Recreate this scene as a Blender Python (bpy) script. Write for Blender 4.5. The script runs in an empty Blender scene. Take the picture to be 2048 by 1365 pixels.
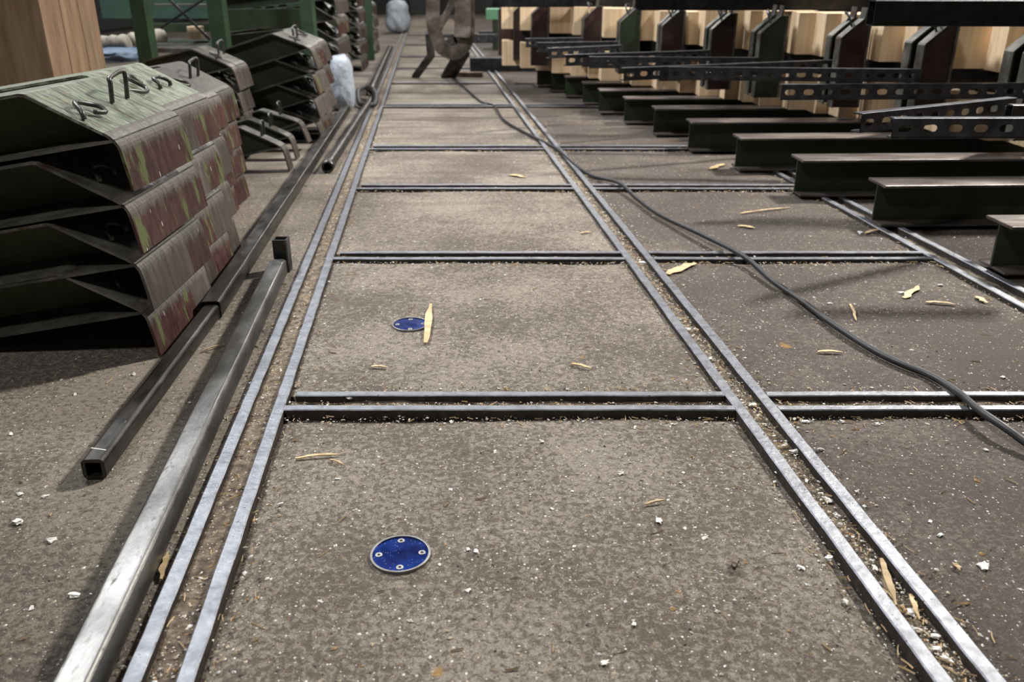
import bpy, bmesh, math, random
from mathutils import Vector, Matrix, noise
R = random.Random(7)
C = bpy.context.scene.collection
S = bpy.context.scene
# ---------------------------------------------------------------- camera
F = 1700.0; PITCH = math.atan(720 / F); H = 1.0
cd = bpy.data.cameras.new('camera'); cam = bpy.data.objects.new('camera', cd); C.objects.link(cam)
cam.location = (0, 0, H); cam.rotation_euler = (math.pi / 2 - PITCH, 0, 0)
cd.sensor_width = 36; cd.lens = F / 2048 * 36; cd.clip_start = .05
cd.dof.use_dof = True; cd.dof.focus_distance = 2.0; cd.dof.aperture_fstop = 4.4
S.camera = cam
# ---------------------------------------------------------------- world, lamps, exposure
w = bpy.data.worlds.new('world'); S.world = w; w.use_nodes = True
w.node_tree.nodes['Background'].inputs[0].default_value = (.6, .68, .8, 1)
w.node_tree.nodes['Background'].inputs[1].default_value = .35
def lamp(loc, size, power, col=(1, .96, .9), aim=None, sy=None):
    d = bpy.data.lights.new('ceiling_lamp', 'AREA'); d.shape = 'RECTANGLE'; d.size = size; d.size_y = sy or size
    d.energy = power; d.color = col
    o = bpy.data.objects.new('ceiling_lamp', d); C.objects.link(o); o.location = loc
    a = Vector(aim or (loc[0], loc[1], 0)) - Vector(loc)
    o.rotation_euler = a.to_track_quat('-Z', 'Y').to_euler()
lamp((5.0, 6.6, 5.7), .5, 900, (1, .95, .88), (.2, 3.4, 0), .8)
lamp((-4.1, 8.4, 6.3), .5, 290, (.93, .96, 1), (-.3, 4.5, 0), .9)
lamp((-3.9, 5.6, 6.2), .5, 420, (.97, .98, 1), (.6, 4.6, 0), .9)
lamp((-2.6, -1.2, 6.4), .6, 165, (1, .97, .93), (-.8, 2.6, 0), .9)
lamp((.2, 14.5, 6.3), .6, 380, (1, .96, .92), None, 1.2)
lamp((-1.0, 24, 6.3), .8, 430, (1, .96, .92), None, 1.2)
S.view_settings.view_transform = 'Standard'; S.view_settings.look = 'None'
S.view_settings.gamma = 1; S.view_settings.use_curve_mapping = False
S.view_settings.exposure = 0.12
# ---------------------------------------------------------------- helpers
def G(px, py, z=0.0):
    a = PITCH + math.atan((py - 682.5) / F); y = (H - z) / math.tan(a)
    return Vector(((px - 1024) / F * (y * math.cos(PITCH) + (H - z) * math.sin(PITCH)), y, z))
def PY(px, py, Y):
    a = PITCH + math.atan((py - 682.5) / F); z = H - Y * math.tan(a)
    return Vector(((px - 1024) / F * (Y * math.cos(PITCH) + (H - z) * math.sin(PITCH)), Y, z))
def tag(o, label=None, cat=None, group=None, kind=None):
    if label: o['label'] = label
    if cat: o['category'] = cat
    if group: o['group'] = group
    if kind: o['kind'] = kind
    return o
def link(name, me, mat=None, parent=None):
    o = bpy.data.objects.new(name, me); C.objects.link(o)
    if mat is not None and not me.materials: me.materials.append(mat)
    if parent: o.parent = parent
    return o
def bmobj(name, bm, mat, parent=None, smooth=False, bevel=0):
    bmesh.ops.recalc_face_normals(bm, faces=bm.faces)
    me = bpy.data.meshes.new(name); bm.to_mesh(me); bm.free()
    if smooth:
        for p in me.polygons: p.use_smooth = True
    o = link(name, me, mat, parent)
    if bevel:
        m = o.modifiers.new('bevel', 'BEVEL'); m.width = bevel; m.segments = 2; m.limit_method = 'ANGLE'
    return o
def empty(name, loc=(0, 0, 0), rz=0):
    o = bpy.data.objects.new(name, None); C.objects.link(o); o.location = loc; o.rotation_euler = (0, 0, rz)
    o.empty_display_size = .1
    return o
def box(bm, lo, hi, M=None):
    vs = [bm.verts.new(Vector((x, y, z))) for z in (lo[2], hi[2]) for y in (lo[1], hi[1]) for x in (lo[0], hi[0])]
    if M is not None:
        for v in vs: v.co = M @ v.co
    for f in ((0, 2, 3, 1), (4, 5, 7, 6), (0, 1, 5, 4), (2, 6, 7, 3), (0, 4, 6, 2), (1, 3, 7, 5)):
        bm.faces.new([vs[i] for i in f])
def loft(bm, rings, close_ends=True, cyc=True):
    rs = [[bm.verts.new(p) for p in r] for r in rings]; n = len(rs[0])
    for a, b in zip(rs[:-1], rs[1:]):
        for i in range(n if cyc else n - 1):
            bm.faces.new((a[i], a[(i + 1) % n], b[(i + 1) % n], b[i]))
    if close_ends: bm.faces.new(rs[0][::-1]); bm.faces.new(rs[-1])
    return rs
def frame(d, up=Vector((0, 0, 1))):
    d = d.normalized(); s = d.cross(up)
    if s.length < 1e-4: s = Vector((1, 0, 0))
    s.normalize(); return s, s.cross(d).normalized()
def rrect(w, h, r, n=6):
    pts = []
    for cx, cz, a0 in ((w/2-r, h/2-r, 0), (-w/2+r, h/2-r, 90), (-w/2+r, -h/2+r, 180), (w/2-r, -h/2+r, 270)):
        for i in range(n + 1):
            a = math.radians(a0 + 90 * i / n); pts.append((cx + r * math.cos(a), cz + r * math.sin(a)))
    return pts
def hollow(name, p0, p1, prof, inner, mat, parent=None, segs=24, wob=0):
    """hollow section between two axis points"""
    p0 = Vector(p0); p1 = Vector(p1); s, u = frame(p1 - p0); bm = bmesh.new()
    def ring(t, pr, off=0):
        c = p0.lerp(p1, t); k = Vector((noise.noise(c * 3), 0, noise.noise(c * 4 + Vector((5, 5, 5)))))
        return [c + s * x + u * z + k * wob for x, z in pr]
    rs = loft(bm, [ring(i / segs, prof) for i in range(segs + 1)], False)
    ri = loft(bm, [ring(i / segs, inner) for i in range(segs + 1)], False)
    n = len(prof)
    for k in (0, -1):
        for i in range(n): bm.faces.new((rs[k][i], rs[k][(i+1) % n], ri[k][(i+1) % n], ri[k][i]))
    bmesh.ops.recalc_face_normals(bm, faces=bm.faces)
    o = bmobj(name, bm, mat, parent, len({round(abs(q[0])+abs(q[1])*7,5) for q in prof})==0 or abs(prof[0][0]**2+prof[0][1]**2-prof[1][0]**2-prof[1][1]**2)<1e-9)
    return o
def tube(bm, pts, r, n=8, caps=True):
    rings = []; pts = [Vector(p) for p in pts]; prev = None
    for i, p in enumerate(pts):
        d = (pts[min(i + 1, len(pts)-1)] - pts[max(i - 1, 0)]).normalized()
        if prev is None: s, u = frame(d)
        else:
            s = (prev - d * prev.dot(d)).normalized(); u = s.cross(d)
        prev = s; rr = r(i / (len(pts)-1)) if callable(r) else r
        rings.append([p + (s * math.cos(a) + u * math.sin(a)) * rr for a in [2 * math.pi * k / n for k in range(n)]])
    loft(bm, rings, caps)
def smooth_path(pts, n=8):
    pts = [Vector(p) for p in pts]; out = []
    for i in range(len(pts) - 1):
        a, b, c, d = pts[max(i-1, 0)], pts[i], pts[i+1], pts[min(i+2, len(pts)-1)]
        for k in range(n):
            t = k / n
            out.append(.5 * ((2*b) + (c-a)*t + (2*a-5*b+4*c-d)*t*t + (3*b-a-3*c+d)*t**3))
    return out + [pts[-1]]
# ---------------------------------------------------------------- materials
def mat(name, ramp, scale=8, detail=6, stretch=(1, 1, 1), rough=(.5, .7), metal=0, bump=.2, bscale=60, bdist=.002,
        ramp2=None, scale2=30, flecks=None, coords='Object', rnd=0, spec=.5, zwear=None):
    m = bpy.data.materials.new(name); m.use_nodes = True; nt = m.node_tree; N = nt.nodes; L = nt.links
    b = N['Principled BSDF']; b.inputs['Metallic'].default_value = metal; b.inputs['Specular IOR Level'].default_value = spec
    tc = N.new('ShaderNodeTexCoord'); mp = N.new('ShaderNodeMapping'); mp.inputs['Scale'].default_value = stretch
    if coords == 'World':
        g = N.new('ShaderNodeNewGeometry'); L.new(g.outputs['Position'], mp.inputs[0])
    else: L.new(tc.outputs[coords], mp.inputs[0])
    vec = mp.outputs[0]
    oi = N.new('ShaderNodeObjectInfo')
    if rnd:
        ad = N.new('ShaderNodeVectorMath'); ad.operation = 'ADD'; sc = N.new('ShaderNodeMath'); sc.operation = 'MULTIPLY'
        sc.inputs[1].default_value = 37; L.new(oi.outputs['Random'], sc.inputs[0]); L.new(vec, ad.inputs[0]); L.new(sc.outputs[0], ad.inputs[1]); vec = ad.outputs[0]
    def nz(s, d, r=.6):
        n = N.new('ShaderNodeTexNoise'); n.inputs['Scale'].default_value = s; n.inputs['Detail'].default_value = d
        n.inputs['Roughness'].default_value = r; L.new(vec, n.inputs['Vector']); return n.outputs['Fac']
    def rp(fac, st):
        r = N.new('ShaderNodeValToRGB'); e = r.color_ramp.elements
        while len(e) < len(st): e.new(.5)
        for k, (p, c) in enumerate(st):
            e[k].position = p; e[k].color = (*c, 1) if not isinstance(c, float) else (c, c, c, 1)
        L.new(fac, r.inputs[0]); return r.outputs[0]
    def mix(f, a, c, mode='MIX'):
        x = N.new('ShaderNodeMix'); x.data_type = 'RGBA'; x.blend_type = mode
        if isinstance(f, float): x.inputs[0].default_value = f
        else: L.new(f, x.inputs[0])
        for s_, v in ((6, a), (7, c)):
            if isinstance(v, tuple): x.inputs[s_].default_value = (*v, 1)
            else: L.new(v, x.inputs[s_])
        return x.outputs[2]
    n1 = nz(scale, detail); col = rp(n1, ramp)
    if ramp2: # (mask ramp, colour)
        col = mix(rp(nz(scale2, 8, .7), [(ramp2[0], 0.0), (ramp2[1], 1.0)]), col, ramp2[2])
    if flecks: # (scale, thr, colour)
        for fs, thr, fc in flecks:
            v = N.new('ShaderNodeTexVoronoi'); v.inputs['Scale'].default_value = fs; L.new(vec, v.inputs['Vector'])
            msk = rp(v.outputs['Distance'], [(thr * .8, 1.0), (thr, 0.0)])
            sep = N.new('ShaderNodeSeparateColor'); L.new(v.outputs['Color'], sep.inputs[0])
            gt = N.new('ShaderNodeMath'); gt.operation = 'GREATER_THAN'; gt.inputs[1].default_value = .72; L.new(sep.outputs[0], gt.inputs[0])
            mm = N.new('ShaderNodeMath'); mm.operation = 'MULTIPLY'; L.new(msk, mm.inputs[0]); L.new(gt.outputs[0], mm.inputs[1])
            col = mix(mm.outputs[0], col, fc)
    if zwear:
        sx = N.new('ShaderNodeSeparateXYZ'); L.new(tc.outputs['Object'], sx.inputs[0])
        a_ = N.new('ShaderNodeMath'); a_.operation = 'MULTIPLY_ADD'; L.new(nz(14, 8, .75), a_.inputs[0]); a_.inputs[1].default_value = .11; L.new(sx.outputs[2], a_.inputs[2])
        sh = N.new('ShaderNodeMath'); sh.operation = 'ADD'; L.new(a_.outputs[0], sh.inputs[0]); sh.inputs[1].default_value = .5 - zwear[0]
        col = mix(rp(sh.outputs[0], [(.49, 0.0), (.51, 1.0)]), col, rp(nz(40, 6), [(.35, tuple(v * .5 for v in zwear[1])), (.6, zwear[1])]))
    if rnd:
        mr = N.new('ShaderNodeMapRange'); L.new(oi.outputs['Random'], mr.inputs[0]); mr.inputs[3].default_value = 1 - rnd; mr.inputs[4].default_value = 1 + rnd
        vm = N.new('ShaderNodeVectorMath'); vm.operation = 'SCALE'; L.new(col, vm.inputs[0]); L.new(mr.outputs[0], vm.inputs['Scale']); col = vm.outputs[0]
    L.new(col, b.inputs['Base Color'])
    L.new(rp(nz(scale * 1.7, 5), [(.3, float(rough[0])), (.7, float(rough[1]))]), b.inputs['Roughness'])
    bp = N.new('ShaderNodeBump'); bp.inputs['Strength'].default_value = bump; bp.inputs['Distance'].default_value = bdist
    L.new(nz(bscale, 8, .65), bp.inputs['Height']); L.new(bp.outputs[0], b.inputs['Normal'])
    m['x'] = 1
    return m
def concrete(name, dark, light, thr=.5, stains=()):
    m = bpy.data.materials.new(name); m.use_nodes = True; nt = m.node_tree; N = nt.nodes; L = nt.links; b = N['Principled BSDF']
    g = N.new('ShaderNodeNewGeometry'); vec = g.outputs['Position']
    def nz(s, d, r=.6, dist=0):
        n = N.new('ShaderNodeTexNoise'); n.inputs['Scale'].default_value = s; n.inputs['Detail'].default_value = d
        n.inputs['Roughness'].default_value = r; n.inputs['Distortion'].default_value = dist; L.new(vec, n.inputs['Vector']); return n.outputs['Fac']
    def rp(fac, st):
        r = N.new('ShaderNodeValToRGB'); e = r.color_ramp.elements
        while len(e) < len(st): e.new(.5)
        for k, (p, c) in enumerate(st): e[k].position = p; e[k].color = (*c, 1) if isinstance(c, tuple) else (c, c, c, 1)
        L.new(fac, r.inputs[0]); return r.outputs[0]
    def mth(op, a, c):
        x = N.new('ShaderNodeMath'); x.operation = op
        for i, v in enumerate((a, c)):
            if isinstance(v, (int, float)): x.inputs[i].default_value = v
            else: L.new(v, x.inputs[i])
        return x.outputs[0]
    def mix(f, a, c, mode='MIX'):
        x = N.new('ShaderNodeMix'); x.data_type = 'RGBA'; x.blend_type = mode
        if isinstance(f, float): x.inputs[0].default_value = f
        else: L.new(f, x.inputs[0])
        for s_, v in ((6, a), (7, c)):
            if isinstance(v, tuple): x.inputs[s_].default_value = (*v, 1)
            else: L.new(v, x.inputs[s_])
        return x.outputs[2]
    big = nz(1.7, 4, .55); med = nz(70, 9, .76, .6); fine = nz(300, 5, .8)
    s = mth('ADD', mth('MULTIPLY', med, .68), mth('MULTIPLY', big, .32))
    col = mix(rp(s, [(thr - .04, 0.0), (thr + .045, 1.0)]), dark, light)
    col = mix(.75, col, rp(fine, [(.35, .35), (.5, .95), (.66, 1.6)]), 'MULTIPLY')
    col = mix(rp(nz(90, 6, .75), [(.62, 0.0), (.7, .75)]), col, tuple(x * .45 for x in dark))
    for sc, th, fc in ((75, .19, (.62, .58, .52)), (130, .2, (.66, .62, .56)), (95, .16, (.3, .17, .07)), (110, .17, (.04, .037, .035)), (42, .11, (.72, .7, .66))):
        v = N.new('ShaderNodeTexVoronoi'); v.inputs['Scale'].default_value = sc; L.new(vec, v.inputs['Vector'])
        sep = N.new('ShaderNodeSeparateColor'); L.new(v.outputs['Color'], sep.inputs[0])
        mk = mth('MULTIPLY', rp(v.outputs['Distance'], [(th * .8, 1.0), (th, 0.0)]), mth('GREATER_THAN', sep.outputs[0], .83))
        col = mix(mk, col, fc)
    mp = N.new('ShaderNodeMapping'); mp.inputs['Scale'].default_value = (.55, 6.5, 1); L.new(vec, mp.inputs[0])  # cross streaks: dirt, plus channel shadows painted into the colour in the right lane
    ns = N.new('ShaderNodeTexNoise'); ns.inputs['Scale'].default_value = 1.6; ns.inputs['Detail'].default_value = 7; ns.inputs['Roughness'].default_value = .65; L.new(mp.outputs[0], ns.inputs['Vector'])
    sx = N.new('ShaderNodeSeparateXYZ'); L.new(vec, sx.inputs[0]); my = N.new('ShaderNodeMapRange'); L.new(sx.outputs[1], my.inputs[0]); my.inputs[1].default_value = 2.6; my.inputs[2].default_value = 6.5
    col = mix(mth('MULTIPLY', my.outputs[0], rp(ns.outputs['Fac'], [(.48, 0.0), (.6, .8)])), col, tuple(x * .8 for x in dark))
    for (p, r) in stains:
        d = N.new('ShaderNodeVectorMath'); d.operation = 'DISTANCE'; L.new(vec, d.inputs[0]); d.inputs[1].default_value = p
        q = mth('ADD', mth('DIVIDE', d.outputs['Value'], r), mth('MULTIPLY', nz(60, 4), 1.6))
        col = mix(rp(mth('MULTIPLY', q, .5), [(.55, .8), (.72, 0.0)]), col, (.34, .19, .05))
    L.new(col, b.inputs['Base Color']); b.inputs['Specular IOR Level'].default_value = .3
    L.new(rp(med, [(.3, .62), (.7, .9)]), b.inputs['Roughness'])
    bp = N.new('ShaderNodeBump'); bp.inputs['Strength'].default_value = .6; bp.inputs['Distance'].default_value = .006
    hh = mth('ADD', nz(120, 8, .75), mth('MULTIPLY', med, .8)); L.new(hh, bp.inputs['Height']); L.new(bp.outputs[0], b.inputs['Normal'])
    return m
stains = [(tuple(G(1568, 695)), .035), (tuple(G(1165, 718)), .016), (tuple(G(875, 1345)), .02), (tuple(G(1347, 762)), .014),
          (tuple(G(860, 808)), .02), (tuple(G(1055, 457)), .02), (tuple(G(1650, 800)), .018)]
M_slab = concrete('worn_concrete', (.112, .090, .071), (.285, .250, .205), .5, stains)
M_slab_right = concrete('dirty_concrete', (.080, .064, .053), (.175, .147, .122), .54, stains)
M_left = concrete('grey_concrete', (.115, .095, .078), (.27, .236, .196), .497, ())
M_sand = mat('packed_sawdust_grit', [(.35, (.08, .06, .045)), (.5, (.20, .155, .11)), (.65, (.34, .28, .205))], 45, 8, rough=(.85, .95), bump=1, bscale=110, bdist=.012,
             flecks=[(120, .25, (.7, .66, .6)), (60, .15, (.45, .28, .12))], coords='World')
M_rail = mat('worn_bright_steel', [(.25, (.13, .135, .15)), (.5, (.23, .24, .265)), (.75, (.31, .32, .35))], 30, 8, rough=(.38, .55), metal=.75, bump=.5, bscale=70, bdist=.004,
             ramp2=(.6, .66, (.06, .055, .05)), scale2=60, coords='World')
M_barside = mat('dull_rusty_bar_side', [(.3, (.02, .017, .015)), (.6, (.045, .036, .03)), (.8, (.10, .075, .055))], 40, 7, rough=(.6, .8), metal=.2, bump=.5, bscale=80, coords='World')
M_tube = mat('dark_mill_steel', [(.3, (.035, .034, .032)), (.5, (.085, .082, .078)), (.72, (.16, .15, .14))], 14, 7, stretch=(1, .35, 1), rough=(.28, .5), metal=.85, bump=.3, bscale=50,
             ramp2=(.58, .75, (.10, .065, .045)), scale2=9, flecks=[(50, .07, (.4, .38, .35))], coords='World')
M_tube_light = mat('grey_scaled_steel', [(.3, (.07, .07, .068)), (.5, (.17, .168, .16)), (.72, (.28, .275, .265))], 10, 9, stretch=(1, .4, 1), rough=(.3, .48), metal=.88, bump=.45, bscale=120,
             ramp2=(.56, .7, (.06, .055, .05)), scale2=70, coords='World')
M_black = mat('black_steel', [(.3, (.012, .012, .013)), (.6, (.03, .03, .033)), (.8, (.07, .068, .066))], 12, 6, rough=(.35, .55), metal=.7, bump=.2, coords='World')
M_chan = mat('galvanised_dark_channel', [(.3, (.05, .052, .06)), (.6, (.11, .115, .13)), (.8, (.2, .2, .215))], 20, 6, rough=(.3, .48), metal=.85, bump=.15, coords='World')
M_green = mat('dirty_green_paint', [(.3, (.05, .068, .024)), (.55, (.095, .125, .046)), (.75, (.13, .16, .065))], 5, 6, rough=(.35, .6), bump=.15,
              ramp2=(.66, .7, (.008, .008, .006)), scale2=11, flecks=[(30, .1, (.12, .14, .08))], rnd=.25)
M_gtop = mat('worn_pale_green_plate', [(.3, (.05, .045, .04)), (.42, (.14, .145, .12)), (.48, (.08, .12, .06)), (.53, (.27, .275, .25)), (.58, (.11, .15, .075)), (.66, (.22, .22, .2)), (.75, (.07, .06, .055))], 11, 10, stretch=(.7, 6, 1), rough=(.4, .65), metal=.15, bump=.45, bscale=30,
             ramp2=(.54, .6, (.06, .05, .04)), scale2=9, flecks=[(14, .12, (.4, .28, .06)), (22, .08, (.7, .7, .68))], rnd=.3)
M_red = mat('worn_maroon_plate', [(.3, (.03, .018, .014)), (.45, (.055, .020, .018)), (.55, (.082, .036, .031)), (.66, (.05, .03, .025))], 14, 10, zwear=(.015, (.15, .135, .12)), stretch=(2.4, 2.4, .6), rough=(.4, .65), metal=.2, bump=.3, bscale=40,
             ramp2=(.55, .59, (.12, .145, .055)), scale2=6, flecks=[(17, .09, (.75, .73, .7)), (9, .06, (.7, .7, .68))], rnd=.3)
M_grey = mat('worn_grey_plate', [(.3, (.07, .055, .048)), (.5, (.10, .083, .072)), (.72, (.15, .13, .115))], 14, 10, zwear=(.02, (.18, .165, .15)), stretch=(2.4, 2.4, .6), rough=(.4, .6), metal=.3, bump=.3, bscale=40,
             ramp2=(.6, .7, (.05, .035, .03)), scale2=12, flecks=[(17, .08, (.75, .73, .7))], rnd=.25)
M_orange = mat('rusty_ochre_plate', [(.3, (.10, .05, .02)), (.47, (.08, .045, .03)), (.55, (.22, .12, .035)), (.72, (.10, .06, .045))], 9, 9, rough=(.5, .7), bump=.3, flecks=[(17, .1, (.75, .73, .7))], rnd=.2)
M_edge = mat('worn_flange_steel', [(.3, (.04, .04, .034)), (.5, (.10, .10, .085)), (.7, (.2, .19, .17))], 8, 8, rough=(.35, .6), metal=.4, bump=.25, ramp2=(.55, .66, (.06, .035, .028)), scale2=7, rnd=.25)
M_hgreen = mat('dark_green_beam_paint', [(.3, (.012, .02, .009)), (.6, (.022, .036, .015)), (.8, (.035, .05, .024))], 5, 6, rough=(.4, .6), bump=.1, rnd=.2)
M_hflange = mat('worn_beam_flange', [(.3, (.05, .036, .032)), (.5, (.13, .11, .10)), (.7, (.24, .22, .21))], 6, 9, stretch=(.4, 1.5, 1), rough=(.32, .55), metal=.55, bump=.25, ramp2=(.62, .74, (.05, .03, .025)), scale2=7, rnd=.2)
M_timber = mat('fresh_spruce', [(.3, (.58, .41, .24)), (.55, (.72, .55, .36)), (.75, (.78, .62, .43))], 3, 5, stretch=(9, 9, .5), rough=(.6, .75), bump=.15, bscale=30, flecks=[(5, .1, (.35, .18, .07))], rnd=.12)
M_dusty = mat('dusty_glulam', [(.3, (.15, .09, .05)), (.5, (.25, .16, .095)), (.72, (.34, .24, .15))], 4, 8, stretch=(5, 5, .6), rough=(.65, .8), bump=.3, bscale=40,
              ramp2=(.62, .75, (.42, .33, .25)), scale2=12, flecks=[(30, .07, (.7, .66, .6))], rnd=.15)
M_post = mat('green_post_paint', [(.3, (.02, .045, .022)), (.6, (.035, .075, .035))], 4, 5, rough=(.45, .6), bump=.1, rnd=.2)
M_teal = mat('teal_panel_paint', [(.3, (.02, .045, .034)), (.6, (.035, .08, .058))], 2, 4, rough=(.5, .6), bump=.05)
M_bag = mat('white_plastic_sack', [(.3, (.33, .38, .46)), (.6, (.52, .57, .64))], 6, 5, rough=(.35, .5), bump=.8, bscale=14, bdist=.03)
M_cable = mat('black_rubber', [(.3, (.012, .012, .013)), (.7, (.035, .035, .038))], 20, 4, rough=(.45, .6), bump=.1)
M_wall = mat('dark_wall_paint', [(.3, (.02, .022, .02)), (.7, (.04, .042, .04))], 1, 4, rough=(.7, .9), bump=.05)
M_roof = mat('dark_roof_sheet', [(.3, (.10, .105, .115)), (.7, (.14, .147, .16))], 1, 4, rough=(.7, .9), bump=.05)
M_chip = mat('pale_wood_chip', [(.3, (.38, .25, .12)), (.55, (.60, .45, .26)), (.75, (.68, .55, .36))], 30, 5, stretch=(1, .2, 1), rough=(.65, .8), bump=.4, bscale=90, rnd=.25)
M_shell = mat('white_shell', [(.3, (.55, .52, .47)), (.7, (.8, .79, .76))], 60, 4, rough=(.4, .6), bump=.2, rnd=.12)
M_cream = mat('cream_grit', [(.3, (.42, .34, .24)), (.7, (.62, .54, .42))], 60, 4, rough=(.6, .8), bump=.2)
M_brown = mat('amber_grit', [(.3, (.26, .14, .05)), (.7, (.42, .26, .10))], 60, 4, rough=(.5, .7), bump=.2)
M_darkg = mat('dark_grit', [(.3, (.05, .045, .04)), (.7, (.12, .105, .09))], 60, 4, rough=(.7, .9), bump=.2)
M_ring = mat('brushed_ring_steel', [(.3, (.20, .20, .195)), (.7, (.32, .32, .31))], 30, 5, rough=(.35, .5), metal=.8, bump=.1)
M_screw = mat('screw_steel', [(.3, (.36, .36, .35)), (.7, (.5, .5, .48))], 60, 4, rough=(.3, .45), metal=.6, bump=.1)
M_hole = mat('dark_socket', [(.3, (.02, .02, .02)), (.7, (.04, .035, .03))], 30, 3, rough=(.8, .9), bump=.1)
M_blue = mat('blue_anodised_disc', [(.3, (.004, .012, .10)), (.6, (.01, .045, .30))], 14, 5, rough=(.22, .36), metal=.85, bump=.06, bscale=14,
             flecks=[(210, .2, (.35, .38, .45)), (120, .12, (.4, .42, .5))], coords='World')
M_brownclamp = mat('dusty_brown_steel', [(.35, (.04, .031, .025)), (.5, (.10, .082, .066)), (.65, (.22, .19, .165))], 5, 7, rough=(.4, .6), metal=.3, bump=.2)
# ---------------------------------------------------------------- rails: lines in plan
def line(pa, pb, z=.018):
    a = G(*pa, z); b = G(*pb, z); return a, (b - a) / (b.y - a.y)
def at(l, y): return l[0] + l[1] * (y - l[0].y)
LL = line((261, 1365), (618, 515)); LR = line((368.5, 1365), (661, 515))
RL = line((1891, 1365), (1255, 515)); RR = line((1997, 1365), (1297, 515))
FL = line((2040, 607), (1642, 390)); FR = line((2040, 576), (1672, 390))
for l in (LL, LR, RL, RR, FL, FR): l[1].x = (l[1].x * .5 - .0965 * .5); l[1].z = 0
W2 = .0145
# ---------------------------------------------------------------- floor, hall
crossY = []
for yc, n in ((815, 1), (787, 1), (516, 1), (504, 1), (376, 1), (369, 1), (297, 1), (291, 1), (212, 1), (208, 1), (165, 1), (135, 1), (112, 1), (88, 1), (70, 1)):
    crossY.append(G(1024, yc, .018).y)
def fz(x, y):
    return .006 if y > crossY[0] and at(LR, y).x < x < at(FL, y).x else 0.0
root = empty('floor'); tag(root, kind='structure')
bm = bmesh.new(); box(bm, (-9, -2, -.3), (11, 31, -.022)); bmobj('subfloor', bm, M_sand, root)
def slab(name, xl, xr, y0, y1, nx, ny, m, edges=(1, 1, 1, 1), amp=.0025, drop=.011, zz=0.0):
    """uneven concrete field between two plan lines; falls away beside steel bars"""
    bm = bmesh.new(); g = []
    for j in range(ny + 1):
        v = j / ny; y = y0 + (y1 - y0) * v; a, b = xl(y), xr(y); row = []
        for i in range(nx + 1):
            t = i / nx
            t = .5 - .5 * math.cos(math.pi * t) if nx > 6 else t
            x = a + (b - a) * t
            d = min([99] + [q for q, e in ((x - a, edges[0]), (b - x, edges[1]), (y - y0, edges[2]), (y1 - y, edges[3])) if e])
            n = noise.noise(Vector((x * 4, y * 4, 0))) * amp + noise.noise(Vector((x * 22, y * 22, 3))) * amp * .5
            k = max(0, 1 - d / (.03 + .035 * (noise.noise(Vector((x * 5, y * 5, 7))) + .6)))
            ka = .5 + 1.0 * noise.noise(Vector((x * 2.5, y * 2.5, 11)))
            row.append(bm.verts.new((x, y, zz + n - drop * k * max(.1, ka + .35))))
        g.append(row)
    for j in range(ny):
        for i in range(nx): bm.faces.new((g[j][i], g[j][i+1], g[j+1][i+1], g[j+1][i]))
    # skirts
    rim = g[0] + [r[-1] for r in g[1:]] + g[-1][-2::-1] + [r[0] for r in g[-2:0:-1]]
    low = [bm.verts.new((v.co.x, v.co.y, -.05)) for v in rim]
    for i in range(len(rim)):
        k = (i + 1) % len(rim); bm.faces.new((rim[i], rim[k], low[k], low[i]))
    return bmobj(name, bm, m, root, True)
xs = lambda l, off: (lambda y: at(l, y).x + off)
gap = .012
Ys = [.35] + crossY + [30]
# bays: before first pair, between pairs
pairs = [(crossY[0], crossY[1]), (crossY[2], crossY[3]), (crossY[4], crossY[5]), (crossY[6], crossY[7]), (crossY[8], crossY[9])]
for s_ in crossY[10:]: pairs.append((s_, s_))
y0 = .35
for k, (a, b) in enumerate(pairs + [(30, 30)]):
    a_ = a - (W2 if k < len(pairs) else 0)
    n = 90 if k < 2 else 50 if k < 4 else 14
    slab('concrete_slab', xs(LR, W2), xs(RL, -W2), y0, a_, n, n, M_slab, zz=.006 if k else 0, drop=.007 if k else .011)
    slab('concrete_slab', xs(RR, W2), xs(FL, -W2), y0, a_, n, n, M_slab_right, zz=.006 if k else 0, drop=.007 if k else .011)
    y0 = b + W2
slab('concrete_slab', lambda y: -9 , xs(LL, -W2), .2, 30, 6, 20, M_left, (0, 0, 0, 0), .0)
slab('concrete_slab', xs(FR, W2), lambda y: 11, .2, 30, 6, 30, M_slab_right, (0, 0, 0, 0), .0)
def wall(name, lo, hi, m):
    bm = bmesh.new(); box(bm, lo, hi); tag(bmobj(name, bm, m), kind='structure')
wall('wall_back', (-9.3, 31, -.3), (11.3, 31.3, 7.4), M_wall); wall('wall_left', (-9.3, -3, -.3), (-9, 31, 7.4), M_wall)
wall('wall_right', (11, -3, -.3), (11.3, 31, 7.4), M_wall); wall('ceiling', (-9.3, -3, 7.2), (11.3, 31.3, 7.4), M_roof)
wall('wall_front', (-9.3, -3.3, -.3), (11.3, -3, 7.4), M_wall)
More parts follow.
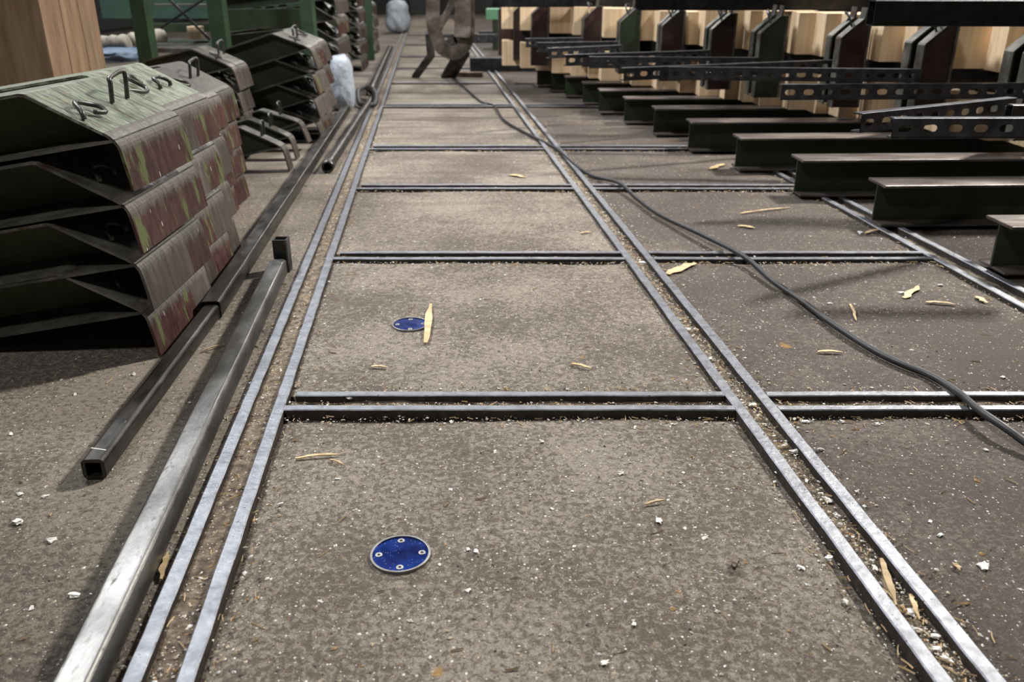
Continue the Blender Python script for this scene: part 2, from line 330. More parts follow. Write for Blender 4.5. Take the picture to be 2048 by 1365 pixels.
# ---------------------------------------------------------------- steel bars set in the floor
def bar(name, a, b, wd, label, group, z0=-.03, z1=.018, rag=.0016, n=None):
    a = Vector(a); b = Vector(b); L = (b - a).length; n = n or max(6, int(L / .035)); bm = bmesh.new()
    d = (b - a).normalized(); s = Vector((d.y, -d.x, 0)); rings = []
    seed = R.random() * 50
    for i in range(n + 1):
        c = a.lerp(b, i / n); e1 = noise.noise(Vector((i * .5, seed, 0))) * rag; e2 = noise.noise(Vector((i * .5, seed, 9))) * rag
        zt = z1 + noise.noise(Vector((i * .3, seed, 4))) * .0012
        hw = wd / 2; ch = .0025
        rings.append([c + s * (hw + e1) + Vector((0, 0, z0)), c + s * (hw + e1) + Vector((0, 0, zt - ch)), c + s * (hw + e1 - ch) + Vector((0, 0, zt)),
                      c - s * (hw + e2 - ch) + Vector((0, 0, zt)), c - s * (hw + e2) + Vector((0, 0, zt - ch)), c - s * (hw + e2) + Vector((0, 0, z0))])
    for r in rings:
        for p in r: pass
    loft(bm, rings)
    o = bmobj(name, bm, M_rail); o.data.materials.append(M_barside)
    for p in o.data.polygons:
        if abs(p.normal.z) < .35: p.material_index = 1
    return tag(o, label, 'rail', group)
def flat(v): return Vector((v.x, v.y, 0))
for l, nm in ((LL, 'outer bar of the left pair of long floor rails'), (LR, 'inner bar of the left pair of long floor rails'),
              (RL, 'left bar of the middle pair of long floor rails'), (RR, 'right bar of the middle pair of long floor rails')):
    bar('floor_rail', flat(at(l, .5)), flat(at(l, 22)), .029, 'worn steel ' + nm, 'long floor rails')
for l, nm in ((FL, 'left bar of the far right pair of long floor rails'), (FR, 'right bar of the far right pair of long floor rails')):
    bar('floor_rail', flat(at(l, 1.0)), flat(at(l, 6.2)), .029, 'worn steel ' + nm, 'long floor rails')
ordn = ['nearest', 'second nearest', 'third nearest', 'fourth nearest', 'fifth nearest']
for i, y in enumerate(crossY):
    fr = 'front' if i % 2 == 0 else 'rear'
    nm = f'{fr} bar of the {ordn[i//2]} cross pair' if i < 10 else ['sixth', 'seventh', 'eighth', 'ninth', 'tenth'][i - 10] + ' cross bar along the hall'
    x0, x1 = at(LR, y).x + W2, at(RL, y).x - W2
    bar('cross_rail', (x0 + (.02 if i % 2 else .0), y, 0), (x1, y, 0), .026, f'{nm} in the floor, middle lane', 'cross rails in the middle lane')
    if i < 10:
        x0, x1 = at(RR, y).x + W2, at(FL, y).x - W2
        bar('cross_rail', (x0, y, 0), (x1, y, 0), .026, f'{nm} in the floor, right lane', 'cross rails in the right lane')
# sand fill in the gaps
def fill(name, pa, pb, hw, label, n, z=.003):
    bm = bmesh.new(); g = []; d = (pb - pa).normalized(); s = Vector((d.y, -d.x, 0)); m_ = 6
    for i in range(n + 1):
        c = pa.lerp(pb, i / n); row = []
        for j in range(m_ + 1):
            p = c + s * hw * (j / m_ * 2 - 1)
            row.append(bm.verts.new((p.x, p.y, z + noise.noise(Vector((p.x * 12, p.y * 12, 1))) * .006 + noise.noise(p * 60) * .0025)))
        g.append(row)
    for j in range(n):
        for i in range(m_): bm.faces.new((g[j][i], g[j][i+1], g[j+1][i+1], g[j+1][i]))
    tag(bmobj(name, bm, M_sand, None, True), label, 'sawdust', None, 'stuff')
def mid(a, b, y): return Vector(((at(a, y).x + at(b, y).x) / 2, y, 0))
fill('sawdust_fill', mid(LL, LR, .5), mid(LL, LR, 22), .028, 'brown sawdust and grit packed between the left pair of long rails', 700)
fill('sawdust_fill', mid(RL, RR, .5), mid(RL, RR, 22), .028, 'brown grit and shells packed between the middle pair of long rails', 700, -.004)
fill('sawdust_fill', mid(FL, FR, 1), mid(FL, FR, 6.2), .035, 'dark grit in the far right pair of long rails', 200, -.006)
for k, (a, b) in enumerate(pairs[:5]):
    y = (a + b) / 2; hw = abs(b - a) / 2 - .012
    fill('sawdust_fill', Vector((at(LR, y).x + W2, y, 0)), Vector((at(RL, y).x - W2, y, 0)), hw, f'grit between the bars of the {ordn[k]} cross pair in the middle lane', 60, -.001)
    fill('sawdust_fill', Vector((at(RR, y).x + W2, y, 0)), Vector((at(FL, y).x - W2, y, 0)), hw, f'grit between the bars of the {ordn[k]} cross pair in the right lane', 60, -.001)
# ---------------------------------------------------------------- round blue floor covers
def cover(px, py, label, extra):
    c = G(px, py, .004); t = empty('floor_cover', (c.x, c.y, fz(c.x, c.y)), math.radians(5)); tag(t, label, 'cover', 'blue floor covers')
    def disc(bm, r0, r1, z0, z1, n=48, cx=0, cy=0):
        ring = lambda r, z: [Vector((cx + r * math.cos(2*math.pi*k/n), cy + r * math.sin(2*math.pi*k/n), z)) for k in range(n)]
        if r0 > 0: loft(bm, [ring(r0, z0), ring(r1, z0), ring(r1, z1), ring(r0, z1), ring(r0, z0)], False)
        else: loft(bm, [ring(r1, z0), ring(r1, z1)])
    bm = bmesh.new(); disc(bm, .0525, .057, -.01, .006); bmobj('rim', bm, M_ring, t, False, .0008)
    bm = bmesh.new(); disc(bm, 0, .052, -.01, .0035, 64); bmobj('glass_disc', bm, M_blue, t)
    for a in (0, 90, 180, 270):
        x, y = .0405 * math.cos(math.radians(a)), .0405 * math.sin(math.radians(a))
        bm = bmesh.new(); disc(bm, .003, .0068, .003, .0046, 20, x, y); s = bmobj('screw', bm, M_screw, t, False, .0004)
        bm = bmesh.new(); disc(bm, 0, .0031, .0028, .0038, 6, x, y); bmobj('socket', bm, M_hole, s)
cover(801, 1108, 'round blue floor cover with steel rim and four screws, nearest the camera', 1)
cover(821, 652, 'round blue floor cover further up the lane, touched by a pale wood splinter', 0)
# ---------------------------------------------------------------- loose tubes at left
def sq(w, h, r, t): return rrect(w, h, r), rrect(w - 2*t, h - 2*t, max(r - t, .002))
def steel_tube(name, a, b, w, h, r, t, m, label, group=None, lift=0, segs=30):
    a = Vector(a); b = Vector(b); a.z = b.z = h / 2 + .001 + lift
    o = hollow(name, a, b, *sq(w, h, r, t), m, None, segs, .0015); return tag(o, label, 'tube', group)
dB = Vector((-.1, 1, 0))
b0 = Vector((-.655 + .045, .62, 0)); b1 = Vector((-.858, 2.98, 0))
steel_tube('steel_tube', b0, b1, .06, .062, .012, .005, M_tube_light, 'long grey square steel tube running from the lower left corner, nearest the camera', 'loose steel tubes')
a0 = Vector((-.905, 1.585, 0)); a1 = Vector((-.965, 2.62, 0))
tA = steel_tube('steel_tube', a0, a1, .05, .05, .012, .0085, M_tube, 'dark square steel tube with an open near end and a white mark', 'loose steel tubes')
bm = bmesh.new(); box(bm, (-.019, -.0014, .0), (.019, .0014, .0006)); ck = bmobj('chalk_mark', bm, M_shell, tA); ck.location = (a0.x - .005, a0.y + .045, .0512); ck.rotation_euler = (0, 0, -.25); ck['label'] = 'white chalk line'
steel_tube('sleeve_tube', Vector((-.962, 2.54, 0)), Vector((-1.37, 7.2, 0)), .062, .060, .01, .004, M_tube, 'wider square steel tube sleeved over the dark one, running far up the hall', 'loose steel tubes', 0, 60)
# upright stub at the far end of tube B
tt = empty('tube_stub', (b1.x + .003, b1.y + .06, 0)); tag(tt, 'short upright square tube stub at the far end of the grey tube', 'tube')
hollow('stub_body', (0, 0, .001), (0, 0, .125), *sq(.055, .055, .008, .006), M_tube, tt, 4)
# round pipes
def pipe(a, b, r, label, m=M_tube):
    n = 20; po = [(r * math.cos(2*math.pi*k/n), r * math.sin(2*math.pi*k/n)) for k in range(n)]; pi_ = [(x * .8, z * .8) for x, z in po]
    a = Vector(a); b = Vector(b); t = empty('round_pipe', (a.x, a.y, 0)); tag(t, label, 'pipe')
    o = Vector((a.x, a.y, 0)); a2 = a - o; b2 = b - o; a2.z = b2.z = r * 1.15
    hollow('barrel', a2, b2, po, pi_, m, t, 20, .001)
    c = [(x * 1.14, z * 1.14) for x, z in po]; d = (b2 - a2).normalized()
    hollow('collar', a2 + d * .0, a2 + d * .09, c, [(x * .9, z * .9) for x, z in po], m, t, 2)
pa = G(656, 347); pipe((pa.x, pa.y, 0), (-1.26, 8.0, 0), .03, 'dark round pipe with a collar at its open near end')
pipe((-1.33, 8.3, 0), (-1.9, 14, 0), .04, 'dark round pipe further up the hall past the rubber strap')
# rubber strap loop
bm = bmesh.new(); pts = [PY(722, 212, 7.5), PY(735, 216, 7.4), PY(750, 208, 7.4), PY(752, 190, 7.6), PY(745, 165, 8.0), PY(730, 160, 8.2), PY(716, 180, 7.9), PY(718, 205, 7.55)]
for p in pts: p.z = max(.03, min(p.z, .09))
tube(bm, smooth_path(pts + [pts[0]], 6), .022, 8); tag(bmobj('rubber_strap', bm, M_cable, None, True), 'looped black rubber strap lying on the pipes', 'strap')
# ---------------------------------------------------------------- knee brackets
HB, CB, DB, TB = .15, .2, .14, .008
def bent(bm, prof, w, t):
    """strip of width w along y following prof (x,z), thickness t inward"""
    n = len(prof); nor = []
    for i in range(n):
        a = Vector(prof[max(i-1, 0)]); b = Vector(prof[min(i+1, n-1)]); d = (b - a).normalized(); nor.append(Vector((d.y, -d.x)))
    rings = []
    for (x, z), q in zip(prof, nor):
        a = Vector((x, z)); b = a + q * t
        rings.append([Vector((a.x, 0, a.y)), Vector((a.x, w, a.y)), Vector((b.x, w, b.y)), Vector((b.x, 0, b.y))])
    loft(bm, rings)
def mk_handle(kind):
    bm = bmesh.new()
    P = lambda t, up, y: Vector((-CB * (1 - t) + up * .6, y, HB * (1 - t) + up * .8))  # t runs down the sloped plate
    pts = {0: [P(.62, .003, .02), P(.56, .018, .025), P(.42, .02, .06), P(.5, .018, .11), P(.6, .02, .12), P(.66, .016, .11), P(.6, .014, .08)],
           1: [P(.5, .003, .05), P(.42, .05, .05), P(.38, .062, .06), P(.36, .072, .13), P(.4, .066, .145), P(.5, .003, .15)],
           2: [P(.42, .003, .0), P(.5, .012, .02), P(.62, .014, .08), P(.55, .016, .12), P(.35, .02, .11), P(.3, .02, .15), P(.42, .003, .18)],
           3: [P(.6, .003, .06), P(.56, .016, .06), P(.45, .018, .08), P(.45, .018, .13), P(.56, .016, .15), P(.6, .003, .15)]}[kind]
    tube(bm, smooth_path(pts, 5), .0068, 10); bmesh.ops.recalc_face_normals(bm, faces=bm.faces)
    me = bpy.data.meshes.new('handle'); bm.to_mesh(me); bm.free()
    for p in me.polygons: p.use_smooth = True
    return me
H_UP = [mk_handle(k) for k in range(4)]; H_FL = mk_handle(3)
def mk_parts(L, w):
    out = {}
    def fin(key, bm):
        bmesh.ops.recalc_face_normals(bm, faces=bm.faces); me = bpy.data.meshes.new(key); bm.to_mesh(me); bm.free(); out[key] = me
    bm = bmesh.new(); r = .022
    prof = [(-L, HB), (-L * .6, HB), (-CB - .01, HB), (-CB + .006, HB - .004)] + [(-CB * (1 - t), HB * (1 - t)) for t in (.3, .6, .86)]
    bent(bm, prof, w, TB); fin('top_plate', bm)
    bm = bmesh.new(); dx, dz = .8 * r, -.6 * r
    ep = [(-CB * .14, HB * .14)]
    for k in range(1, 6):
        t = k / 6; p0 = Vector((-CB * .14, HB * .14)); p1 = Vector((.002, 0)); p2 = Vector((0.004, -.03))
        q_ = p0 * (1-t)**2 + p1 * 2*t*(1-t) + p2 * t*t; ep.append((q_.x, q_.y))
    ep += [(.004, -.03), (.004, -DB * .6), (.002, -DB)]
    bent(bm, ep, w, TB); fin('end_plate', bm)
    bm = bmesh.new(); box(bm, (-L, .0, -TB), (-.004, w, 0)); fin('bottom_flange', bm)
    bm = bmesh.new(); ym = w * .4
    lo = [bm.verts.new((x, ym, z)) for x, z in ((-L, 0), (-.012, 0), (-CB, HB - .008), (-L, HB - .008))]
    hi = [bm.verts.new((v.co.x, ym + .009, v.co.z)) for v in lo]
    bm.faces.new(lo); bm.faces.new(hi[::-1])
    for i in range(4): bm.faces.new((lo[i], lo[(i+1) % 4], hi[(i+1) % 4], hi[i]))
    fin('web', bm)
    return out
PARTS = {}
def bracket(loc, rot, L, w, endm, label, group, handle=0, topm=None, name='knee_bracket', handle_obj=True):
    key = (round(L, 2), round(w, 2))
    if key not in PARTS: PARTS[key] = mk_parts(L, w - .004)
    t = empty(name, loc); t.rotation_mode = 'XYZ'; t.rotation_euler = rot; tag(t, label, 'bracket', group)
    ends = endm if isinstance(endm, (tuple, list)) else (endm,)
    if len(ends) > 1 and (key, len(ends)) not in PARTS: PARTS[(key, len(ends))] = mk_parts(L, (w - .004) / len(ends))['end_plate']
    for k, m, q in [('web', M_green if loc[1] < 3.6 else M_hgreen, 0), ('top_plate', topm or M_gtop, 0), ('bottom_flange', M_edge, 0)] + [('end_plate', e_, i_) for i_, e_ in enumerate(ends)]:  # light painted in: brighter green on near webs, darker green on far ones
        me = PARTS[(key, len(ends))] if k == 'end_plate' and len(ends) > 1 else PARTS[key][k]
        if not me.materials: me.materials.append(m)
        o = bpy.data.objects.new(k, me); C.objects.link(o); o.parent = t; o.location.y = q * (w - .004) / len(ends)
        if me.materials[0] != m: o.material_slots[0].link = 'OBJECT'; o.material_slots[0].material = m
    for kind, yo in (handle if isinstance(handle, list) else [(handle % 3 if handle >= 0 else -1, 0)]):
        me = H_UP[kind] if kind >= 0 else H_FL
        if not me.materials: me.materials.append(M_hand)
        o = bpy.data.objects.new('handle', me); C.objects.link(o); o.parent = t; o.location.y = yo
        if w < .2: o.scale.y = w / .22
    return t
M_hand = mat('rod_steel', [(.3, (.05, .05, .045)), (.7, (.13, .13, .12))], 20, 5, rough=(.35, .5), metal=.6, bump=.2)
rown = ['bottom row', 'second row up', 'third row up', 'fourth row up', 'fifth row up']
coln = ['first', 'second', 'third', 'fourth', 'fifth']
def stack(corner, Y0, widths, zs, L, tilt, endms, lbl, group, topms=None, jit=.006, dirx=-.0965, handles=None):
    rows = len(zs)
    for r in range(rows):
        y = Y0
        for c, wd in enumerate(widths[r] if isinstance(widths[0], list) else widths):
            x = corner + dirx * (y - Y0) + R.uniform(-jit, jit)
            em = endms[(r * 5 + c * 3 + int(y * 7)) % len(endms)] if not callable(endms) else endms(r, c)
            bracket((x, y, zs[r] + R.uniform(-.003, .003)), (0, -tilt + R.uniform(-.006, .006), R.uniform(-.01, .01)), L, wd, em,
                    f'{lbl}, {rown[r] if r < rows - 1 else "top row"}, {coln[c]} from the camera', group, (handles[c] if handles else c) if r == rows - 1 else -1, topms(r, c) if topms else None)
            y += wd
def zrow(z0, p, n): return [z0 + p * k for k in range(n)]
em1 = {(3, 0): M_red, (3, 1): M_red, (3, 2): M_red, (3, 3): M_red, (2, 0): M_red, (2, 1): M_red, (2, 2): M_red, (2, 3): M_grey, (1, 0): M_grey, (1, 1): M_grey, (1, 2): M_red, (1, 3): M_red, (0, 0): M_red, (0, 1): M_red, (0, 2): M_grey, (0, 3): M_grey}
em1 = {(3, 0): (M_red, M_red), (3, 1): (M_grey, M_red), (2, 0): (M_red, M_red), (2, 1): (M_grey, M_red), (1, 0): (M_grey, M_grey, M_red), (1, 1): (M_red, M_grey), (0, 0): (M_red, M_red, M_grey), (0, 1): (M_grey, M_red)}
stack(-1.035, 2.24, [[.47, .41, .2], [.5, .4, .2], [.55, .37, .2], [.45, .43]], [.142, .285, .452, .622], 1.1, math.radians(9.5), lambda r, c: em1.get((r, c), M_grey), 'worn green maroon bracket, front left stack', 'front left bracket stack',
      lambda r, c: M_gtop if r == 3 else M_edge, handles=[[(0, .0), (1, .2)], [(2, .0), (3, .17)]])
stack(-1.30, 3.64, [.27, .27], [.155, .285, .41, .54], .8, math.radians(9), [M_red, M_grey, M_orange, M_red, M_grey], 'dark maroon bracket, second left stack', 'second left bracket stack', lambda r, c: M_red, dirx=-.11)
# small loose brackets on the floor before the third stack
for i, (px, py, tl) in enumerate(((569, 345, 12), (583, 322, 13), (603, 303, 20))):
    p = G(px, py); zz = .145 + (0.0 if i < 2 else .04)
    bracket((p.x, p.y, zz), (0, -math.radians(tl), .0), .36, .1, M_grey, ['nearest small grey bracket on the floor before the third left stack', 'second small grey bracket on the floor before the third left stack', 'third small rusty bracket, leaning over the other two on the floor'][i], 'loose small brackets', 1, M_edge)
stack(-1.64, 5.22, [.09, .2], [.15, .28, .41, .54], .5, math.radians(13), [M_grey, M_grey], 'short green bracket, small stack before the third stack', 'small stack before the third left stack', lambda r, c: M_edge)
stack(-1.30, 5.75, [.12, .3, .3], [.145, .30, .455, .61], .95, math.radians(17), [M_grey, M_grey, M_red], 'pale edged bracket, third left stack', 'third left bracket stack', lambda r, c: M_edge)
stack(-1.55, 8.0, [.12, .35, .35], zrow(.15, .18, 5), 1.1, math.radians(6), [M_grey, M_grey, M_red], 'pale edged bracket, fourth left stack', 'fourth left bracket stack', lambda r, c: M_edge)
stack(-1.80, 10.6, [.12, .35, .35], zrow(.15, .18, 5), 1.1, math.radians(5), [M_grey, M_red, M_red], 'grimy bracket, fifth left stack', 'fifth left bracket stack', lambda r, c: M_edge)
stack(-2.05, 13.4, [.3, .3], zrow(.15, .18, 4), 1.1, math.radians(5), [M_red, M_grey], 'rusty bracket, sixth left stack', 'sixth left bracket stack', lambda r, c: M_red)
# ---------------------------------------------------------------- glulam column
t = empty('timber_column', (-2.3, 4.45, 0)); tag(t, 'big dusty glued timber column behind the front left stack', 'column')
for k in range(3):
    for j in range(2):
        bm = bmesh.new(); a = .2
        box(bm, (-.62 + j * .31 + .0015, k * a + .001, 0), (-.31 + j * .31 - .0015, k * a + a - .003, 3.0)); bmobj('board', bm, M_dusty, t, False, .004)
# ---------------------------------------------------------------- green rack
t = empty('storage_rack', (-2.5, 8, 0)); tag(t, 'green steel storage rack behind the left bracket stacks', 'rack')
def wb(name, lo, hi, m, par, b=.004):
    o = par.location; bm = bmesh.new(); box(bm, Vector(lo) - o, Vector(hi) - o); return bmobj(name, bm, m, par, False, b)
for px, Y, wd in ((275, 6.2, .1), (430, 7.0, .12), (612, 7.2, .1), (734, 12.2, .1)):
    p = PY(px, 20, Y); wb('upright', (p.x - wd/2, Y, 0), (p.x + wd/2, Y + .12, 3), M_post, t)
def beam2(px0, px1, py, Y0, Y1, hh, m, name='shelf_beam', d=.05):
    a = PY(px0, py, Y0); b = PY(px1, py, Y1); s, u = frame(b - a); bm = bmesh.new(); q = [a - t.location, b - t.location]
    loft(bm, [[c + s * x + u * z for x, z in ((-d/2, -hh/2), (d/2, -hh/2), (d/2, hh/2), (-d/2, hh/2))] for c in q]); return bmobj(name, bm, m, t, False, .003)
beam2(200, 600, 88, 8.6, 8.6, .06, M_post); beam2(200, 600, 6, 9.4, 9.4, .3, M_teal, 'back_panel', .02)
beam2(440, 605, 38, 7.9, 7.35, .16, M_hgreen, 'shelf_beam'); beam2(300, 600, 55, 8.8, 8.8, .08, M_hgreen)
beam2(310, 420, 10, 8.3, 8.3, .02, M_edge, 'cross_brace'); 
for (a_, b_) in (((330, -10), (420, 80)), ((420, -10), (300, 70))):
    a = PY(*a_, 8.2) - t.location; b = PY(*b_, 8.2) - t.location; bm = bmesh.new(); tube(bm, [a, b], .012, 6); bmobj('cross_brace', bm, M_black, t)
for k in range(5): beam2(455 + k * 26, 470 + k * 26, 20, 8.9, 8.9, .14, M_post, 'slat')
wb('shelf', (-4.2, 7.9, .42), (-2.45, 9.3, .46), M_edge, t)
def sack(name, c, dims, m, label, cat, seed, rot=0, seg=16):
    bm = bmesh.new(); bmesh.ops.create_icosphere(bm, subdivisions=4, radius=1)
    for v in bm.verts:
        p = v.co; e = 3.2; k = (abs(p.x)**e + abs(p.y)**e + abs(p.z)**e) ** (-1/e); p *= k
        n = noise.noise(p * 2.2 + Vector((seed, 0, 0))) * .12 + noise.noise(p * 6 + Vector((seed, 3, 0))) * .05
        v.co = Vector((p.x * dims[0] * (1 + n) * (1 - .12 * p.z), p.y * dims[1] * (1 + n), (p.z * (1 + n * .5)) * dims[2]))
    zm = min(v.co.z for v in bm.verts)
    for v in bm.verts: v.co.z -= zm
    o = bmobj(name, bm, m, None, True); o.location = c; o.rotation_euler = (0, 0, rot); return tag(o, label, cat)
sack('plastic_sack', (-1.42, 7.35, 0), (.1, .12, .22), M_bag, 'crumpled white plastic sack behind the third left bracket stack', 'sack', 1)
sack('plastic_sack', G(797, 66), (.24, .25, .32), M_bag, 'white plastic sack far up the hall beside the rails', 'sack', 5)
M_roll = mat('grey_canvas', [(.3, (.2, .18, .15)), (.7, (.36, .33, .28))], 6, 5, rough=(.8, .9), bump=.4)
M_bluebag = mat('blue_grey_sheet', [(.3, (.05, .075, .12)), (.7, (.09, .13, .19))], 6, 5, rough=(.5, .7), bump=.4)
def roll(p, q, r, label):
    bm = bmesh.new(); p = Vector(p); q = Vector(q); tube(bm, [p.lerp(q, k/14) + Vector((0, 0, math.sin(k * 1.3) * .006)) for k in range(15)], lambda u: r * (.92 + .08 * math.sin(u * 17)), 14); return tag(bmobj('canvas_roll', bm, M_roll, None, True), label, 'roll', 'canvas rolls')
roll(PY(205, 88, 6.6), PY(258, 84, 6.6), .055, 'grey canvas roll left of the first green rack upright'); roll(PY(262, 80, 8.0), PY(330, 70, 8.2), .06, 'grey canvas roll right of the first green rack upright')
sack('folded_sheet', PY(236, 125, 6.5), (.17, .2, .05), M_bluebag, 'folded blue grey sheet under the grey canvas roll', 'sheet', 3)
wbx = PY(392, 66, 8.5); bm = bmesh.new(); box(bm, (-.06, -.06, -.055), (.06, .06, .06)); o = bmobj('wood_block', bm, M_timber, None, False, .004); o.location = wbx; tag(o, 'small orange brown wood block on the rack shelf', 'block')
# ---------------------------------------------------------------- H beams on the right
cosp, sinp = math.cos(PITCH), math.sin(PITCH)
tips = [(1972, 430), (1737, 355), (1582, 308), (1465, 267), (1372, 237), (1303, 211), (1245, 192), (1195, 176), (1163, 162), (1128, 150), (1100, 141), (1072, 133)]
HH, HW = .2, .17; beams = []
wordn = ['nearest', 'second nearest', 'third nearest', 'fourth nearest', 'fifth nearest', 'sixth nearest', 'seventh nearest', 'eighth nearest', 'ninth nearest', 'tenth nearest', 'eleventh nearest', 'farthest']
for i, (px, py) in enumerate(tips):
    p = G(px, py, HH); ang = math.radians(2.2)
    t = empty('floor_beam', (p.x, p.y, 0), ang); tag(t, f'dark green steel H beam lying across the floor at right, {wordn[i]} to the camera', 'beam', 'H beams under the timber')
    L = 3.6 if i < 6 else 2.4
    z0 = .012
    bm = bmesh.new(); box(bm, (0, -HW, HH - .012), (L, 0, HH)); bmobj('top_flange', bm, M_hflange, t, False, .003)
    bm = bmesh.new(); box(bm, (0.01, -HW, .019), (L, 0, .03)); bmobj('bottom_flange', bm, M_hflange, t, False, .003)
    bm = bmesh.new(); box(bm, (0.006, -HW/2 - .005, .03), (L, -HW/2 + .005, HH - .012)); bmobj('web', bm, M_hgreen, t)
    beams.append((p.x, p.y - HW/2))
# clamp plate with bolt
p = G(1562, 330); t = empty('clamp_plate', (p.x, p.y, .019), .1); tag(t, 'small steel clamp plate with bolt on the rail before the third beam', 'clamp')
bm = bmesh.new(); box(bm, (-.06, -.045, 0), (.075, .045, .03)); bmobj('plate', bm, M_hflange, t, False, .004)
bm = bmesh.new(); tube(bm, [(0, 0, .03), (0, 0, .05)], .024, 6); bmobj('nut', bm, M_chan, t)
bm = bmesh.new(); tube(bm, [(0, 0, .05), (0, 0, .064)], .012, 12); bmobj('bolt', bm, M_chan, t)
# ---------------------------------------------------------------- timber blocks (two layers), diagonal row
def tl(Y): return .41 + (8.46 - Y) * .59
Y = 9.3; k = 0; blocks = []
ow = 'nearest second third fourth fifth sixth seventh eighth ninth tenth eleventh twelfth thirteenth fourteenth fifteenth sixteenth seventeenth eighteenth nineteenth'.split()
def ordw(k): return ('first' if k == 0 else ow[k]) if k < 19 else ('twentieth' if k == 19 else 'twenty ' + 'first second third fourth fifth sixth seventh eighth ninth'.split()[k - 20]) if k < 29 else 'thirtieth' if k == 29 else 'thirty ' + 'first second third fourth fifth sixth seventh eighth ninth'.split()[k - 30]
while Y > 3.7:
    wd = R.choice([.16, .22, .28, .34]); blocks.append((Y, wd)); Y -= wd * .86 + .012
for layer, (z0, z1) in enumerate(((.2, .44), (.555, 1.05))):
    for n_, (Y, wd) in enumerate(blocks):
        off = R.uniform(-.02, .02); x = tl(Y) + off; t0 = R.uniform(-.008, .008) if layer else 0
        bm = bmesh.new(); z1 = z1 if layer == 0 else (.79 if Y > 6.9 else .815); box(bm, (0, -wd / 2, 0), (.34, wd / 2, z1 - z0))
        o = bmobj('timber_block', bm, M_timber, None, False, .003); o.location = (x, Y, z0); o.rotation_euler = (0, 0, R.uniform(-.03, .03))
        tag(o, ('lower' if layer == 0 else 'upper') + ' row pale spruce timber block, ' + ordw(len(blocks) - 1 - n_) + ' from the camera end', 'timber', 'lower timber row' if layer == 0 else 'upper timber row')
# black beam added to fill the shaded gap between layers
def rhs(name, a, b, w, h, m, label, cat='beam', group=None, wob=.001):
    a = Vector(a); b = Vector(b); o = hollow(name, a, b, *sq(w, h, .008, .006), m, None, 10, wob); return tag(o, label, cat, group)
rhs('gap_filler_beam', (tl(9.3) + .17, 9.3, .4975), (tl(3.7) + .17, 3.7, .4975), .2, .112, M_black, 'black filler beam in the shaded gap between the lower and upper timber rows')
# posts
def zcY(Y, z): return Y * cosp + (H - z) * sinp
posts = [(1164, 8), (1236, 7), (1318, 6), (1414, 5), (1508, 5), (1663, 4), (1823, 3), (2028, 2)]
postY = [8.0, 7.4, 6.85, 6.3, 5.85, 5.38, 4.82, 4.22]
pn = ['farthest', 'second farthest', 'third farthest', 'fourth farthest', 'fourth nearest', 'third nearest', 'second nearest', 'nearest']
def upright(x, Y, label, mm, z0=.2, ztop=.7):
    t = empty('upright_bracket', (x, Y, z0)); tag(t, label, 'bracket', 'upright brackets at right')
    hh = ztop - z0; c, ch = .12, .1; D = .16; th = .01
    for y0_, nm in ((-.12, 0), (.04, 1)):
        bm = bmesh.new()  # bent front flange
        prof = [(0, 0), (0, hh * .5), (0, hh - .01), (.006, hh), (c * .5, hh + ch * .5), (c, hh + ch), (c + .01, hh + ch + .06)]
        rings = [[Vector((px_, y0_, pz)), Vector((px_, y0_ + .085, pz)), Vector((px_ + th, y0_ + .085, pz - .004)), Vector((px_ + th, y0_, pz - .004))] for px_, pz in prof]
        loft(bm, rings); bmobj('front_flange', bm, M_edge, t)
        bm = bmesh.new(); yy = y0_ + (.0 if nm == 0 else .075)
        pl = [(.008, 0), (D, 0), (D, hh + ch), (c, hh + ch - .006), (.008, hh - .006)]
        lo = [bm.verts.new((a, yy, b)) for a, b in pl]; hi = [bm.verts.new((a, yy + .009, b)) for a, b in pl]
        bm.faces.new(lo); bm.faces.new(hi[::-1])
        for i in range(5): bm.faces.new((lo[i], lo[(i+1) % 5], hi[(i+1) % 5], hi[i]))
        bmobj('side_plate', bm, mm, t)
    bm = bmesh.new(); box(bm, (D - .006, -.125, 0), (D + .006, .13, hh + ch)); bmobj('back_flange', bm, M_edge, t)
    bm = bmesh.new(); q = R.uniform(-.02, .02)
    tube(bm, smooth_path([(.07, -.08, hh + ch * .5), (.04, -.08, hh + ch * .5 + .07), (.06 + q, 0, hh + ch + .03), (.1, .07, hh + ch * .5 + .05), (.08, .08, hh + ch * .5)], 4), .006, 8); bmobj('handle', bm, M_chan, t, True)
    return t
M_dkred = mat('dark_red_paint', [(.3, (.008, .004, .004)), (.5, (.022, .007, .006)), (.72, (.04, .024, .02))], 6, 7, rough=(.35, .55), bump=.2, rnd=.25)
for i, ((px, _), Y) in enumerate(zip(posts, postY)):
    x = (px - 1024) / F * zcY(Y, .6)
    upright(x, Y, f'dark steel upright bracket with sloped top before the timber rows, {pn[i]} to the camera', M_dkred if i % 3 != 1 else M_hgreen, .3, .70)
for i, (px, Y) in enumerate(((1066, 8.6), (1030, 9.2), (1000, 9.8))):
    upright((px - 1024) / F * zcY(Y, .6) - .02, Y, ['first', 'second', 'last'][i] + ' dark red bracket past the far end of the timber rows', M_dkred, .26, .72)
# overhead tubes
a = PY(1742, 26, 4.15); b = PY(2200, 30, 4.05)
rhs('overhead_tube', (a.x, 4.15, a.z), (b.x, 4.1, a.z), .1, .11, M_black, 'thick black square tube with an open end across the brackets at upper right', 'tube')
a = PY(1272, 22, 6.1); rhs('overhead_tube', (a.x, 6.1, a.z + .1), (4.6, 6.1, a.z + .1), .12, .19, M_black, 'long black steel beam across the bracket tops, behind the open ended tube', 'tube')
a = PY(985, 14, 8.2); rhs('overhead_tube', (a.x, 8.2, a.z + .1), (2.2, 8.2, a.z + .1), .14, .2, M_black, 'far black steel beam across the bracket tops at top centre', 'tube')
